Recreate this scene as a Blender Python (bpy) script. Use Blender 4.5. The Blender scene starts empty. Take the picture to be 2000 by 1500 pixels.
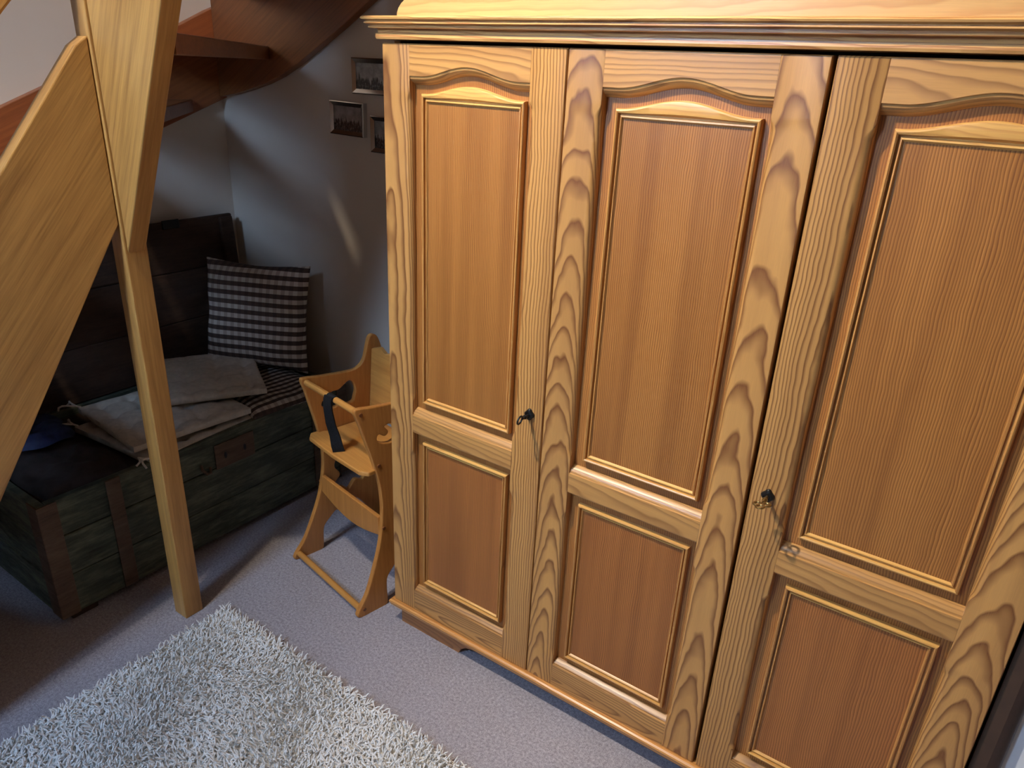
import bpy, bmesh, math, random
import numpy as np
from mathutils import Vector, Matrix
random.seed(7); rng = np.random.default_rng(7)
S = bpy.context.scene
C = S.collection
R_ = math.radians

# ---------------------------------------------------------------- camera
CAM = Vector((1.30562, -1.35194, 1.64107))
yaw, pit, rol, FPX = -0.587163, 0.405502, 0.048776, 1421.64
f = Vector((math.sin(yaw)*math.cos(pit), math.cos(yaw)*math.cos(pit), -math.sin(pit)))
r0 = f.cross(Vector((0, 0, 1))).normalized(); u0 = r0.cross(f)
cr = r0*math.cos(rol)+u0*math.sin(rol); cu = -r0*math.sin(rol)+u0*math.cos(rol)
cd = bpy.data.cameras.new('camera'); cam = bpy.data.objects.new('camera', cd); C.objects.link(cam)
cd.sensor_width = 36; cd.lens = FPX/2000*36; cd.clip_start = 0.02
m = Matrix((( cr.x, cu.x, -f.x), (cr.y, cu.y, -f.y), (cr.z, cu.z, -f.z))).to_4x4(); m.translation = CAM
cam.matrix_world = m; S.camera = cam

# ---------------------------------------------------------------- world, view, lights
S.view_settings.view_transform = 'Standard'; S.view_settings.look = 'None'
S.view_settings.gamma = 1; S.view_settings.use_curve_mapping = False
S.view_settings.exposure = 0.0
S.cycles.use_denoising = True
S.cycles.max_bounces = 7; S.cycles.diffuse_bounces = 4; S.cycles.glossy_bounces = 3
w = bpy.data.worlds.new('sky'); S.world = w; w.use_nodes = True
w.node_tree.nodes['Background'].inputs[0].default_value = (0.50, 0.68, 1.0, 1)
w.node_tree.nodes['Background'].inputs[1].default_value = 1.2

def light(name, kind, loc, power, col, aim=None, **k):
    d = bpy.data.lights.new(name, kind); d.energy = power; d.color = col
    for a, b in k.items(): setattr(d, a, b)
    o = bpy.data.objects.new(name, d); C.objects.link(o); o.location = loc
    if aim is not None:
        o.rotation_euler = (Vector(aim)-Vector(loc)).to_track_quat('-Z', 'Y').to_euler()
    return o
LAMP = (-0.08, -0.97, 2.84)
LAMP_B = (-0.30, -0.99, 2.84)
light('spot_head_wardrobe', 'SPOT', LAMP, 252, (1.0, 0.90, 0.77), (0.98, 0.0, 1.25),
      spot_size=R_(90), spot_blend=1.0, shadow_soft_size=0.03)  # unseen lamp on an invented bar, placed by the key shadows
light('added_spot_stairs', 'SPOT', LAMP_B, 78, (1.0, 0.87, 0.68), (-0.66, -0.5, 1.75),
      spot_size=R_(54), spot_blend=1.0, shadow_soft_size=0.03)  # added spot that brightens the stairs, no such head in view
light('unseen_window_daylight', 'AREA', (-0.15, -2.55, 2.38), 66, (0.42, 0.64, 1.0), (-0.20, -0.2, 0.0),
      shape='RECTANGLE', size=0.52, size_y=0.80)  # daylight for the unseen, invented window behind the camera
light('stairwell_added_light', 'POINT', (-0.25, 0.42, 3.70), 44, (1.0, 0.88, 0.74), shadow_soft_size=0.03)  # added light up the unseen stairwell, brightens the left wall

# ---------------------------------------------------------------- helpers
def link(name, me, mat, parent=None):
    o = bpy.data.objects.new(name, me); C.objects.link(o)
    if mat is not None:
        me.materials.append(mat)
    if parent is not None: o.parent = parent
    return o
def tag(o, label=None, cat=None, group=None, kind=None):
    if label: o['label'] = label
    if cat: o['category'] = cat
    if group: o['group'] = group
    if kind: o['kind'] = kind
    return o
def thing(name, label, cat, loc=(0, 0, 0), rz=0, group=None):
    o = bpy.data.objects.new(name, None); C.objects.link(o); o.empty_display_size = .1
    o.location = loc; o.rotation_euler = (0, 0, rz)
    return tag(o, label, cat, group)

class MB:
    def __init__(s): s.v = []; s.f = []
    def add(s, vs, fs):
        b = len(s.v); s.v += [tuple(p) for p in vs]; s.f += [tuple(i+b for i in q) for q in fs]; return s
    def box(s, a, b):
        (x0, y0, z0), (x1, y1, z1) = a, b
        return s.add([(x0,y0,z0),(x1,y0,z0),(x1,y1,z0),(x0,y1,z0),(x0,y0,z1),(x1,y0,z1),(x1,y1,z1),(x0,y1,z1)],
                     [(0,3,2,1),(4,5,6,7),(0,1,5,4),(1,2,6,5),(2,3,7,6),(3,0,4,7)])
    def loft(s, secs, caps=True, closed=True):
        n = len(secs[0]); vs = [p for sec in secs for p in sec]; fs = []
        for i in range(len(secs)-1):
            for j in range(n if closed else n-1):
                k = (j+1) % n
                fs.append((i*n+j, i*n+k, (i+1)*n+k, (i+1)*n+j))
        if caps: fs += [tuple(range(n-1, -1, -1)), tuple((len(secs)-1)*n+j for j in range(n))]
        return s.add(vs, fs)
    def prism(s, poly, fn):           # poly: 2d points; fn(p, side) -> 3d for side 0/1
        return s.loft([[fn(p, 0) for p in poly], [fn(p, 1) for p in poly]])
    def tube(s, pts, r, n=8):
        pts = [Vector(p) for p in pts]; secs = []
        rr = r if isinstance(r, (list, tuple)) else [r]*len(pts)
        up = Vector((0.31, 0.17, 0.93))
        for i, p in enumerate(pts):
            t = (pts[min(i+1, len(pts)-1)]-pts[max(i-1, 0)]).normalized()
            a = t.cross(up)
            if a.length < .05: a = t.cross(Vector((1, 0, 0)))
            a.normalize(); b = t.cross(a)
            secs.append([p+(a*math.cos(2*math.pi*j/n)+b*math.sin(2*math.pi*j/n))*rr[i] for j in range(n)])
        return s.loft(secs)
    def mesh(s, name, smooth=False, bevel=0, segs=2, angle=30):
        me = bpy.data.meshes.new(name); me.from_pydata([tuple(p) for p in s.v], [], s.f)
        bm = bmesh.new(); bm.from_mesh(me)
        bmesh.ops.recalc_face_normals(bm, faces=bm.faces)
        if bevel:
            es = [e for e in bm.edges if len(e.link_faces) == 2 and e.calc_face_angle(0) > R_(35)]
            bmesh.ops.bevel(bm, geom=es, offset=bevel, segments=segs, profile=.5, affect='EDGES', clamp_overlap=True)
        if smooth:
            for fc in bm.faces: fc.smooth = True
            for e in bm.edges:
                e.smooth = len(e.link_faces) < 2 or e.calc_face_angle(0) < R_(angle)
        bm.to_mesh(me); bm.free(); return me
    def build(s, name, mat, parent=None, deep=None, **k):
        if deep: s.v = [(p[0], p[1]*deep if p[1] > 0 else p[1], p[2]) for p in s.v]
        return link(name, s.mesh(name, **k), mat, parent)

def curve_plate(outer, holes, thick, bev, res=6):
    """flat plate with rounded rim from closed smooth outlines in (a,b); returns mesh in local XY, thickness along Z"""
    cu_ = bpy.data.curves.new('plate', 'CURVE'); cu_.dimensions = '2D'; cu_.fill_mode = 'BOTH'
    cu_.extrude = thick/2-bev; cu_.bevel_depth = bev; cu_.bevel_resolution = 2
    for loop in [outer]+holes:
        sp = cu_.splines.new('POLY'); sp.points.add(len(loop)-1)
        for i, p in enumerate(loop): sp.points[i].co = (p[0], p[1], 0, 1)
        sp.use_cyclic_u = True
    o = bpy.data.objects.new('tmp', cu_); C.objects.link(o)
    dg = bpy.context.evaluated_depsgraph_get(); dg.update()
    me = bpy.data.meshes.new_from_object(o.evaluated_get(dg))
    bpy.data.objects.remove(o); bpy.data.curves.remove(cu_)
    return me
def smooth_loop(pts, n=6, sharp=()):
    """closed Catmull-Rom; sharp indices stay corners"""
    out = []; N = len(pts)
    for i in range(N):
        p0, p1, p2, p3 = [Vector(pts[(i+k-1) % N]) for k in range(4)]
        if i in sharp: p0 = p1
        if (i+1) % N in sharp: p3 = p2
        for j in range(n):
            t = j/n
            out.append(tuple(0.5*((2*p1)+(p2-p0)*t+(2*p0-5*p1+4*p2-p3)*t*t+(3*p1-p0-3*p2+p3)*t**3)))
    return out

# ---------------------------------------------------------------- materials
def srgb(r, g, b):
    return tuple(((c/255)/12.92 if c/255 <= .04045 else ((c/255+.055)/1.055)**2.4) for c in (r, g, b))+(1,)
class NT:
    def __init__(s, name):
        s.m = bpy.data.materials.new(name); s.m.use_nodes = True; s.t = s.m.node_tree
        s.b = s.t.nodes['Principled BSDF']; s.out = s.t.nodes['Material Output']
    def n(s, typ, **k):
        x = s.t.nodes.new(typ)
        for a, b in k.items(): setattr(x, a, b)
        return x
    def put(s, sock, val):
        if isinstance(val, bpy.types.NodeSocket): s.t.links.new(val, sock)
        else: sock.default_value = val
    def M(s, op, a, b=0.0, c=0.0, clamp=False):
        x = s.n('ShaderNodeMath', operation=op, use_clamp=clamp)
        s.put(x.inputs[0], a); s.put(x.inputs[1], b); s.put(x.inputs[2], c); return x.outputs[0]
    def obj(s): return s.n('ShaderNodeTexCoord').outputs['Object']
    def sep(s, v):
        x = s.n('ShaderNodeSeparateXYZ'); s.put(x.inputs[0], v); return x.outputs
    def comb(s, x, y, z):
        c = s.n('ShaderNodeCombineXYZ')
        for i, q in enumerate((x, y, z)): s.put(c.inputs[i], q)
        return c.outputs[0]
    def vscale(s, v, sc, off=(0, 0, 0)):
        x = s.n('ShaderNodeMapping'); s.put(x.inputs['Vector'], v)
        x.inputs['Scale'].default_value = sc; x.inputs['Location'].default_value = off; return x.outputs[0]
    def noise(s, v, scale=5, detail=3, rough=.5, out='Fac'):
        x = s.n('ShaderNodeTexNoise'); s.put(x.inputs['Vector'], v); x.inputs['Scale'].default_value = scale
        x.inputs['Detail'].default_value = detail; x.inputs['Roughness'].default_value = rough
        return x.outputs[out]
    def ramp(s, fac, stops, interp='LINEAR'):
        x = s.n('ShaderNodeValToRGB'); x.color_ramp.interpolation = interp; e = x.color_ramp.elements
        while len(e) < len(stops): e.new(.5)
        for i, (p, c) in enumerate(stops): e[i].position = p; e[i].color = c
        s.put(x.inputs[0], fac); return x.outputs[0]
    def mix(s, fac, a, b, mode='MIX'):
        x = s.n('ShaderNodeMix', data_type='RGBA', blend_type=mode)
        s.put(x.inputs[0], fac); s.put(x.inputs[6], a); s.put(x.inputs[7], b); return x.outputs[2]
    def bump(s, h, strength=.3, dist=.002):
        x = s.n('ShaderNodeBump'); s.put(x.inputs['Height'], h)
        x.inputs['Strength'].default_value = strength; x.inputs['Distance'].default_value = dist
        s.t.links.new(x.outputs[0], s.b.inputs['Normal'])
    def fin(s, col, rough=.5, spec=.5, metal=0, coat=0):
        s.put(s.b.inputs['Base Color'], col); s.put(s.b.inputs['Roughness'], rough)
        s.b.inputs['Specular IOR Level'].default_value = spec; s.b.inputs['Metallic'].default_value = metal
        s.b.inputs['Coat Weight'].default_value = coat; s.b.inputs['Coat Roughness'].default_value = .30
        return s.m
def plain(name, col, rough=.5, spec=.5, metal=0, var=.12, scale=30):
    t = NT(name); n = t.noise(t.obj(), scale, 3)
    d = tuple(c*(1-var) for c in col[:3])+(1,); l = tuple(min(1, c*(1+var)) for c in col[:3])+(1,)
    return t.fin(t.ramp(n, [(.3, d), (.7, l)]), rough, spec, metal)

def pine(name, grain, px, pd, tilt, spacing, seed, light_c, dark_c, warp=.012, tiltx=0.0, coat=.35, lines=.85, soft=.45, bands=.65):
    """growth rings: distance from a pith axis running (almost) along the grain, cut by the board's face"""
    t = NT(name); x, y, z = t.sep(t.obj())
    if grain == 'z': a, b, g = x, y, z
    elif grain == 'x': a, b, g = z, y, x
    else: a, b, g = x, z, y
    cv = t.comb(a, b, g)
    nz = t.noise(t.vscale(cv, (5, 5, 1.7), (seed*3.1, seed*1.7, seed*2.3)), 1, 2, .5, 'Color')
    nx, ny, _ = t.sep(nz)
    nf = t.noise(t.vscale(cv, (16, 16, 9), (seed*1.3, seed*2.9, seed*.7)), 1, 2, .55)
    a2 = t.M('ADD', t.M('ADD', a, -px), t.M('ADD', t.M('MULTIPLY', g, tiltx), t.M('MULTIPLY', t.M('ADD', nx, -.5), warp*2.4)))
    b2 = t.M('ADD', t.M('ADD', b, pd), t.M('ADD', t.M('MULTIPLY', g, tilt), t.M('MULTIPLY', t.M('ADD', ny, -.5), warp*2.4)))
    r = t.M('SQRT', t.M('ADD', t.M('MULTIPLY', a2, a2), t.M('MULTIPLY', b2, b2)))
    r = t.M('ADD', r, t.M('MULTIPLY', t.M('ADD', nf, -.5), warp*.75))
    # uneven ring widths
    uneven = t.noise(t.comb(t.M('MULTIPLY', r, 26), seed, 0.0), 1, 1)
    tt = t.M('ADD', t.M('DIVIDE', r, spacing), t.M('MULTIPLY', uneven, 2.2))
    fr = t.M('FRACT', tt)
    prof = t.ramp(fr, [(0.0, (0, 0, 0, 1)), (soft, (.06, .06, .06, 1)), (.74, (.70, .70, .70, 1)), (.87, (1, 1, 1, 1)), (1.0, (0, 0, 0, 1))])
    fib = t.noise(t.vscale(cv, (900, 900, 16), (seed, 0, 0)), 1, 2, .6)
    big = t.noise(t.vscale(cv, (22, 22, .8), (seed*5, seed, 3)), 1, 2)
    k = t.M('MULTIPLY', t.M('MULTIPLY', prof, lines), t.M('ADD', t.M('MULTIPLY', fib, .7), .62), clamp=True)
    mid = tuple(l*.6+d*.4 for l, d in zip(light_c, dark_c))
    base = t.mix(t.M('MULTIPLY', t.M('MULTIPLY', t.M('ADD', big, -.40), 4.0, clamp=True), bands), light_c, mid)
    col = t.mix(k, base, dark_c)
    fl = t.M('ADD', t.M('MULTIPLY', fib, .34), .83)
    col = t.mix(1.0, col, t.comb(fl, fl, fl), 'MULTIPLY')
    t.bump(t.M('ADD', t.M('MULTIPLY', k, -.6), t.M('MULTIPLY', fib, .3)), .12, .001)
    return t.fin(col, t.M('ADD', t.M('MULTIPLY', k, .1), .36), .45, 0, coat)

PL, PD = srgb(201, 148, 83), srgb(106, 58, 24)       # frame pine
FL, FD = srgb(188, 126, 60), srgb(110, 60, 22)        # panel veneer, finer and redder
def pine_stile(i, x0, **k):
    d = dict(px=x0+.042, pd=.03, tilt=.045, spacing=.0075, warp=.012, lines=.9); d.update(k)
    return pine('pine_stile_%d' % i, 'z', seed=i*1.37+.2, light_c=PL, dark_c=PD, **d)
def pine_rail(i, z0, **k):
    d = dict(px=z0, pd=.035, tilt=.05, spacing=.008, warp=.012, lines=.8); d.update(k)
    return pine('pine_rail_%d' % i, 'x', seed=i*2.11+.7, light_c=PL, dark_c=PD, **d)
def pine_panel(i, x0, low=False):
    return pine('pine_panel_%d' % i, 'z', px=x0-.25, pd=.03, tilt=.0, spacing=.0046, seed=i*3.3+1.1, light_c=FL if not low else srgb(182, 114, 54), dark_c=FD, bands=1.0,
                warp=.014, lines=.95, soft=.2, tiltx=.012)
def oak(name, light_c, dark_c, grain='z', rough=.42, rot=None, scale=1.0):
    t = NT(name); v = t.obj()
    if rot is not None:
        mp = t.n('ShaderNodeMapping'); t.put(mp.inputs['Vector'], v); mp.inputs['Rotation'].default_value = rot; v = mp.outputs[0]
    sc = {'z': (90, 90, 3), 'x': (3, 90, 90), 'y': (90, 3, 90)}[grain]
    n1 = t.noise(t.vscale(v, tuple(q*scale for q in sc)), 1, 4, .65)
    n2 = t.noise(t.vscale(v, tuple(q*.12*scale for q in sc)), 1, 2)
    n3 = t.noise(t.vscale(v, tuple(q*5 for q in sc)), 1, 2)
    k = t.M('ADD', t.M('MULTIPLY', n1, .62), t.M('ADD', t.M('MULTIPLY', n2, .3), t.M('MULTIPLY', n3, .16)))
    t.bump(n1, .08, .001)
    return t.fin(t.ramp(k, [(.33, dark_c), (.66, light_c)]), rough, .4, 0, .15)

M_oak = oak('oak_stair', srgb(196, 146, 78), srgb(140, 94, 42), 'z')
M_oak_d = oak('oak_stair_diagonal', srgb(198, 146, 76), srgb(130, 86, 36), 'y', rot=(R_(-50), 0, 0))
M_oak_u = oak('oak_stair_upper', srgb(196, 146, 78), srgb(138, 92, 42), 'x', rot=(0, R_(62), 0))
M_oak_w = oak('oak_wall_string_shaded', srgb(146, 88, 46), srgb(100, 56, 26), 'x', rot=(0, R_(30), 0))  # shade put into the colour: darker and redder than the other stair oak
M_oak_wl = oak('oak_wall_side_shaded', srgb(156, 88, 46), srgb(110, 58, 28), 'y', rot=(R_(-24), 0, 0))  # same shade painted into the left wall string
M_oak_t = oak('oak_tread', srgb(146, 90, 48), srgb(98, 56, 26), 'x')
M_beech = oak('beech_chair', srgb(196, 132, 64), srgb(166, 104, 44), 'z', .38)
M_beech_x = oak('beech_chair_cross', srgb(210, 150, 76), srgb(180, 118, 52), 'x', .38)
M_black = plain('black_lacquer', (.012, .012, .014, 1), .3, .6)
M_strap = plain('black_webbing', (.012, .012, .013, 1), .8, .2, var=.3, scale=180)
M_iron = plain('dark_iron', (.02, .019, .018, 1), .35, .6, .6)
M_brass = plain('tarnished_brass', srgb(150, 120, 70), .28, .6, .9)
M_silver = plain('silver_frame', (.62, .62, .62, 1), .16, .6, 1.0, var=.05)
M_brown = plain('dark_brown_paint', srgb(58, 40, 30), .35, .5)
M_dark = plain('unlit_inside', (.03, .022, .016, 1), .9, .1)
def wallmat(name, col):
    t = NT(name); n = t.noise(t.obj(), 3, 3); n2 = t.noise(t.obj(), 240, 2)
    t.bump(n2, .12, .001)
    d = tuple(c*.93 for c in col[:3])+(1,)
    return t.fin(t.ramp(n, [(.3, d), (.7, col)]), .9, .15)
M_wall = wallmat('plaster_wall', (.66, .58, .48, 1))
M_wall2 = wallmat('dimmed_wall', (.42, .36, .30, 1))  # unseen walls given a darker tone to cut bounce light
M_ceil = wallmat('dimmed_ceiling', (.55, .52, .48, 1))  # unseen ceiling, tone lowered to cut bounce light
M_white = wallmat('white_paint', (.82, .84, .86, 1))

def carpet():
    t = NT('loop_carpet'); v = t.obj()
    n1 = t.noise(v, 420, 2, .7); n2 = t.noise(v, 130, 2, .6); n3 = t.noise(v, 2.2, 2)
    k = t.M('ADD', t.M('MULTIPLY', n1, .6), t.M('MULTIPLY', n2, .4))
    col = t.ramp(k, [(.32, (.17, .152, .162, 1)), (.5, (.39, .355, .375, 1)), (.68, (.64, .595, .620, 1))])
    g = t.ramp(n3, [(.3, (.9, .9, .9, 1)), (.7, (1, 1, 1, 1))])
    t.bump(k, .55, .004)
    return t.fin(t.mix(1, col, g, 'MULTIPLY'), .95, .1)
M_carpet = carpet()

# ---------------------------------------------------------------- room shell
XL, YB, XR, YF, ZC = -1.48, 0.6, 2.7, -2.5, 2.94
def struct(name, mb, mat, parent=None, **k):
    o = mb.build(name, mat, parent, **k)
    if parent is None: o['kind'] = 'structure'
    return o
struct('floor', MB().box((XL-.1, YF-.1, -.12), (XR+.1, YB+.1, 0)), M_carpet)
struct('wall_left', MB().box((XL-.1, YF-.1, 0), (XL, YB+.1, 4.3)), M_wall)
struct('wall_back', MB().box((XL, YB, 0), (XR+.1, YB+.1, 4.3)), M_wall)
struct('wall_right', MB().box((XR, YF-.1, 0), (XR+.1, YB, ZC)), M_wall2)
struct('wall_return', MB().box((1.552, .02, 0), (XR, YB, ZC)), M_white)
WX0, WX1, WZ0, WZ1 = -.45, .15, 1.94, 2.82  # unseen high window, invented to bring in cool daylight
wf = MB(); wf.box((XL, YF-.1, 0), (WX0, YF, ZC)).box((WX1, YF-.1, 0), (XR, YF, ZC))
wf.box((WX0, YF-.1, 0), (WX1, YF, WZ0)).box((WX0, YF-.1, WZ1), (WX1, YF, ZC))
struct('wall_front', wf, M_wall2)
ce = MB(); ce.box((XL, YF, ZC), (XR, -.42, ZC+.1)).box((.95, -.42, ZC), (XR, YB, ZC+.1))
struct('ceiling', ce, M_ceil)
sw = MB(); sw.box((XL, -.52, ZC+.1), (.95, -.42, 4.3)).box((.95, -.42, ZC+.1), (1.05, YB, 4.3))
struct('wall_stairwell', sw, M_wall)
struct('ceiling_stairwell', MB().box((XL, -.42, 4.2), (.95, YB, 4.3)), M_ceil)
win = struct('unseen_window_1', MB().box((WX0, YF-.07, WZ0), (WX0+.03, YF-.03, WZ1)).box((WX1-.03, YF-.07, WZ0), (WX1, YF-.03, WZ1))
       .box((WX0+.03, YF-.07, WZ0), (WX1-.03, YF-.03, WZ0+.03)).box((WX0+.03, YF-.07, WZ1-.03), (WX1-.03, YF-.03, WZ1)), M_white)
g = NT('window_glass'); g.b.inputs['Transmission Weight'].default_value = 1; g.b.inputs['IOR'].default_value = 1.0
struct('pane', MB().box((WX0+.03, YF-.052, WZ0+.03), (WX1-.03, YF-.048, WZ1-.03)), g.fin((.95, .98, 1, 1), 0, 0), win)
# dark brown rounded casing between wardrobe and white return wall
cas = [(1.506, .06), (1.506, .012)]+[(1.530+.022*math.sin(a)*1.0, .012-.012*math.cos(a)) for a in np.linspace(0, math.pi/2, 6)]+[(1.552, .06)]
tr = MB(); tr.prism(cas, lambda p, s: (p[0], p[1], [0, ZC][s])); struct('trim_1', tr, M_brown, smooth=True)

# unseen ceiling spotlight bar with two heads, invented to light the scene
lt = thing('added_ceiling_spotlight', 'added unseen white ceiling spotlight bar with two heads above the rug', 'lamp', (-.19, -.98, ZC))
MB().box((-.20, -.02, -.022), (.20, .02, 0)).build('bar', M_white, lt, bevel=.004)
for L_, aim in ((LAMP, (.98, 0, 1.25)), (LAMP_B, (-.66, -.5, 1.75))):
    q_ = (Vector(aim)-Vector(L_)).to_track_quat('-Z', 'Y'); c0 = Vector(L_)-Vector((-.19, -.98, ZC))
    MB().tube([(c0.x, c0.y, -.02), (c0.x, c0.y, c0.z+.04)], .006, 8).build('arm', M_white, lt, smooth=True)
    prof_ = ((.012, .062), (.036, .055), (.042, .0), (.046, -.030), (.043, -.030), (.039, .0), (.033, .050))
    MB().loft([[c0+q_ @ Vector((r*math.cos(a), r*math.sin(a), z)) for a in np.linspace(0, 2*math.pi, 24, endpoint=False)] for r, z in prof_], caps=False).build('lamp_head', M_white, lt, smooth=True)

# ---------------------------------------------------------------- wardrobe
W = thing('wardrobe', 'tall honey pine wardrobe with three arched panel doors', 'wardrobe', (0, 0, 0))
DW, DB, DT = .5, .088, 1.688
YD = .022; DEEP = 1.55
A_SH, A_PK, A_C, A_HW = 1.621, .0235, .2485, .135
def bumpf(x): 
    d = abs(x-A_C)/A_HW
    return .5+.5*math.cos(math.pi*min(d, 1))
def oval(c, d, n=4):       # ovolo from (0 along, depth 0) to (c, d)
    return [(c*math.sin(a)*1.0, d*(1-math.cos(a))) for a in np.linspace(0, math.pi/2, n+1)]

def stile(x0, width, inner_right, mat, parent):
    """x0 outer edge; chamfer on inner edge stopping short of rails"""
    sg = 1 if inner_right else -1
    segs = [(.180, .655), (.795, 1.592)]
    zs = [DB, DB+.002]
    for a, b in segs:
        zs += [a+(0.028)*q for q in (0, .12, .3, .5, .7, .88, 1)] + list(np.linspace(a+.06, b-.06, 6)) + [b-.028*(1-q) for q in (0, .12, .3, .5, .7, .88, 1)]
    zs += [DT-.002, DT]; zs = sorted(zs)
    secs = []
    for z in zs:
        c = 0
        for a, b in segs:
            t = min((z-a)/.028, (b-z)/.028); t = max(0, min(1, t)); c = max(c, .015*(3*t*t-2*t**3))
        c = max(c, .0006); e = .0015 if DB+.001 < z < DT-.001 else .003
        ye = 0 if DB+.001 < z < DT-.001 else .0015
        dp = .0005+.0115*(c/.015)
        pts = [(0, YD), (0, e), (e, ye)] + [(width-c+p, max(q, ye)) for p, q in oval(c, dp)] + [(width, YD)]
        secs.append([(x0+sg*p, q, z) for p, q in pts])
    return MB().loft(secs).build('stile', mat, parent, deep=DEEP, smooth=True, angle=32)

def hrail(x0, x1, prof, mat, parent, name):
    """prof: (z, y) polygon swept along x"""
    return MB().prism(prof, lambda p, s: ([x0, x1][s], p[1], p[0])).build(name, mat, parent, smooth=True, angle=25, deep=DEEP)

def mould(piece, o, i, z0o, z0i, z1o, z1i, mat, parent, arched=False):
    """panel moulding frame. o/i: outer/inner x (left,right). profile in s 0..1 (outer->inner)"""
    prof = [(0, .0140), (0, .0075), (.10, .0052), (.26, .0045), (.40, .0055), (.45, .0105), (.60, .0105), (.66, .0075), (.80, .0072), (.90, .0095), (1, .0110), (1, .0140)]
    mb = MB()
    if piece in 'LR':
        k = 0 if piece == 'L' else 1
        secs = []
        for e in (0, 1):
            secs.append([(o[k]+(i[k]-o[k])*s_, y_, (z0o+(z0i-z0o)*s_) if e == 0 else (z1o+(z1i-z1o)*s_)) for s_, y_ in prof])
        mb.loft(secs)
    elif piece == 'B':
        mb.loft([[(o[e]+(i[e]-o[e])*s_, y_, z0o+(z0i-z0o)*s_) for s_, y_ in prof] for e in (0, 1)])
    else:
        if not arched:
            mb.loft([[(o[e]+(i[e]-o[e])*s_, y_, z1o+(z1i-z1o)*s_) for s_, y_ in prof] for e in (0, 1)])
        else:
            secs = []
            for q in np.linspace(0, 1, 29):
                sec = []
                for s_, y_ in prof:
                    xl = o[0]+(i[0]-o[0])*s_; xr = o[1]+(i[1]-o[1])*s_; x = xl+(xr-xl)*q
                    z = z1o+(z1i-z1o)*s_
                    bmp = bumpf(x-mould.x0)*.021
                    wgt = 1 if s_ <= .3 else max(0, 1-(s_-.3)/.12)*1.0
                    sec.append((x, y_, z+bmp*wgt))
                secs.append(sec)
            mb.loft(secs)
    return mb.build('panel_moulding', mat, parent, deep=DEEP, smooth=True, angle=28)

def door(k, mats):
    x0 = k*DW+(.0 if k == 0 else .0015) + (.0025 if k == 2 else 0)
    x1 = (k+1)*DW-.0015 - (.0025 if k == 1 else 0) + (.0015 if k == 2 else 0)
    b = k*DW
    sheet = MB().box((x0+.03, .0135, DB+.03), (x1-.03, YD-.001, DT-.03))
    d = sheet.build('door', mats['sheet'], W, deep=DEEP)
    d['label'] = ['narrow-looking pine door at the staircase end of the wardrobe', 'middle pine door of the wardrobe with arched panel', 'right-hand pine door with tarnished key in its left stile'][k]
    stile(x0, b+.083-x0, True, mats['s0'], d)
    stile(x1, x1-(b+.414), False, mats['s1'], d)
    xa, xb = b+.083, b+.414
    # top rail with ogee arch
    secs = []
    for x in np.linspace(xa, xb, 41):
        z = A_SH+A_PK*bumpf(x-b)
        pr = [(z-p, q) for p, q in [(0, 0), (.0015, .0018), (.006, .0022), (.0105, .0045), (.014, .009), (.0175, .0115), (.0185, .0135)]]
        secs.append([(x, YD, DT), (x, .0015, DT), (x, 0, DT-.0015)] + [(x, q, zz) for zz, q in pr] + [(x, YD, z-.0185)])
    MB().loft(secs).build('top_rail', mats['rt'], d, deep=DEEP, smooth=True, angle=28)
    hrail(xa, xb, [(.778, YD), (.778, .0132), (.777, .0118), (.772, .0060), (.766, .0030), (.7615, .0022), (.760, 0), (.709, 0), (.7075, .0022), (.703, .0035), (.699, .0080), (.697, .0132), (.697, YD)], mats['rm'], d, 'mid_rail')
    hrail(xa, xb, [(.174, YD), (.174, .0132), (.173, .0118), (.169, .0060), (.165, .0030), (.162, .0022), (.161, 0), (DB, 0), (DB, YD)], mats['rb'], d, 'bottom_rail')
    o, i = (b+.110, b+.398), (b+.1275, b+.380); mould.x0 = b
    for p in 'LRBT': mould(p, o, i, .800, .818, 1.584, 1.565, mats['mv' if p in 'LR' else 'mh'], d, True)
    o, i = (b+.110, b+.397), (b+.1265, b+.3800)
    for p in 'LRBT': mould(p, o, i, .196, .2125, .679, .6625, mats['mv' if p in 'LR' else 'mh'], d)
    MB().box((b+.1265, .0105, .817), (b+.381, .0145, 1.566)).build('panel', mats['p0'], d, deep=DEEP)
    MB().box((b+.1255, .0105, .2115), (b+.381, .0145, .6635)).build('panel', mats['p1'], d, deep=DEEP)
    return d

doors = []
SP = [  # per-stile ring parameters: (left, right)
    (dict(pd=.05, tilt=.03, spacing=.0075, px=.01), dict(px=.36, pd=.05, tilt=.02, spacing=.0062)),
    (dict(px=.545, pd=.03, tilt=.075, spacing=.0058), dict(px=.955, pd=.03, tilt=.06, spacing=.0070)),
    (dict(px=1.13, pd=.06, tilt=.02, spacing=.0060), dict(px=1.455, pd=.02, tilt=.085, spacing=.0062))]
for k in range(3):
    b = k*DW
    mats = dict(sheet=pine_panel(10+k, b), p0=pine_panel(20+k, b), p1=pine_panel(30+k, b+.1, True),
                s0=pine_stile(2*k+1, b, **SP[k][0]), s1=pine_stile(2*k+2, b+.414, **SP[k][1]),
                rt=pine_rail(3*k+1, 1.62, tilt=.04*(1 if k != 1 else -1), spacing=.0095, lines=.6), rm=pine_rail(3*k+2, .70, pd=.05, lines=.5), rb=pine_rail(3*k+3, .11, pd=.03, tilt=-.06, spacing=.007),
                mv=pine('pine_mould_v%d' % k, 'z', b-.1, .02, .0, .006, k+.3, srgb(202, 144, 76), PD, lines=.6),
                mh=pine('pine_mould_h%d' % k, 'x', 1.5, .03, .03, .008, k+.9, srgb(228, 176, 96), srgb(170, 104, 44), lines=.5))
    doors.append(door(k, mats))

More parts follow.
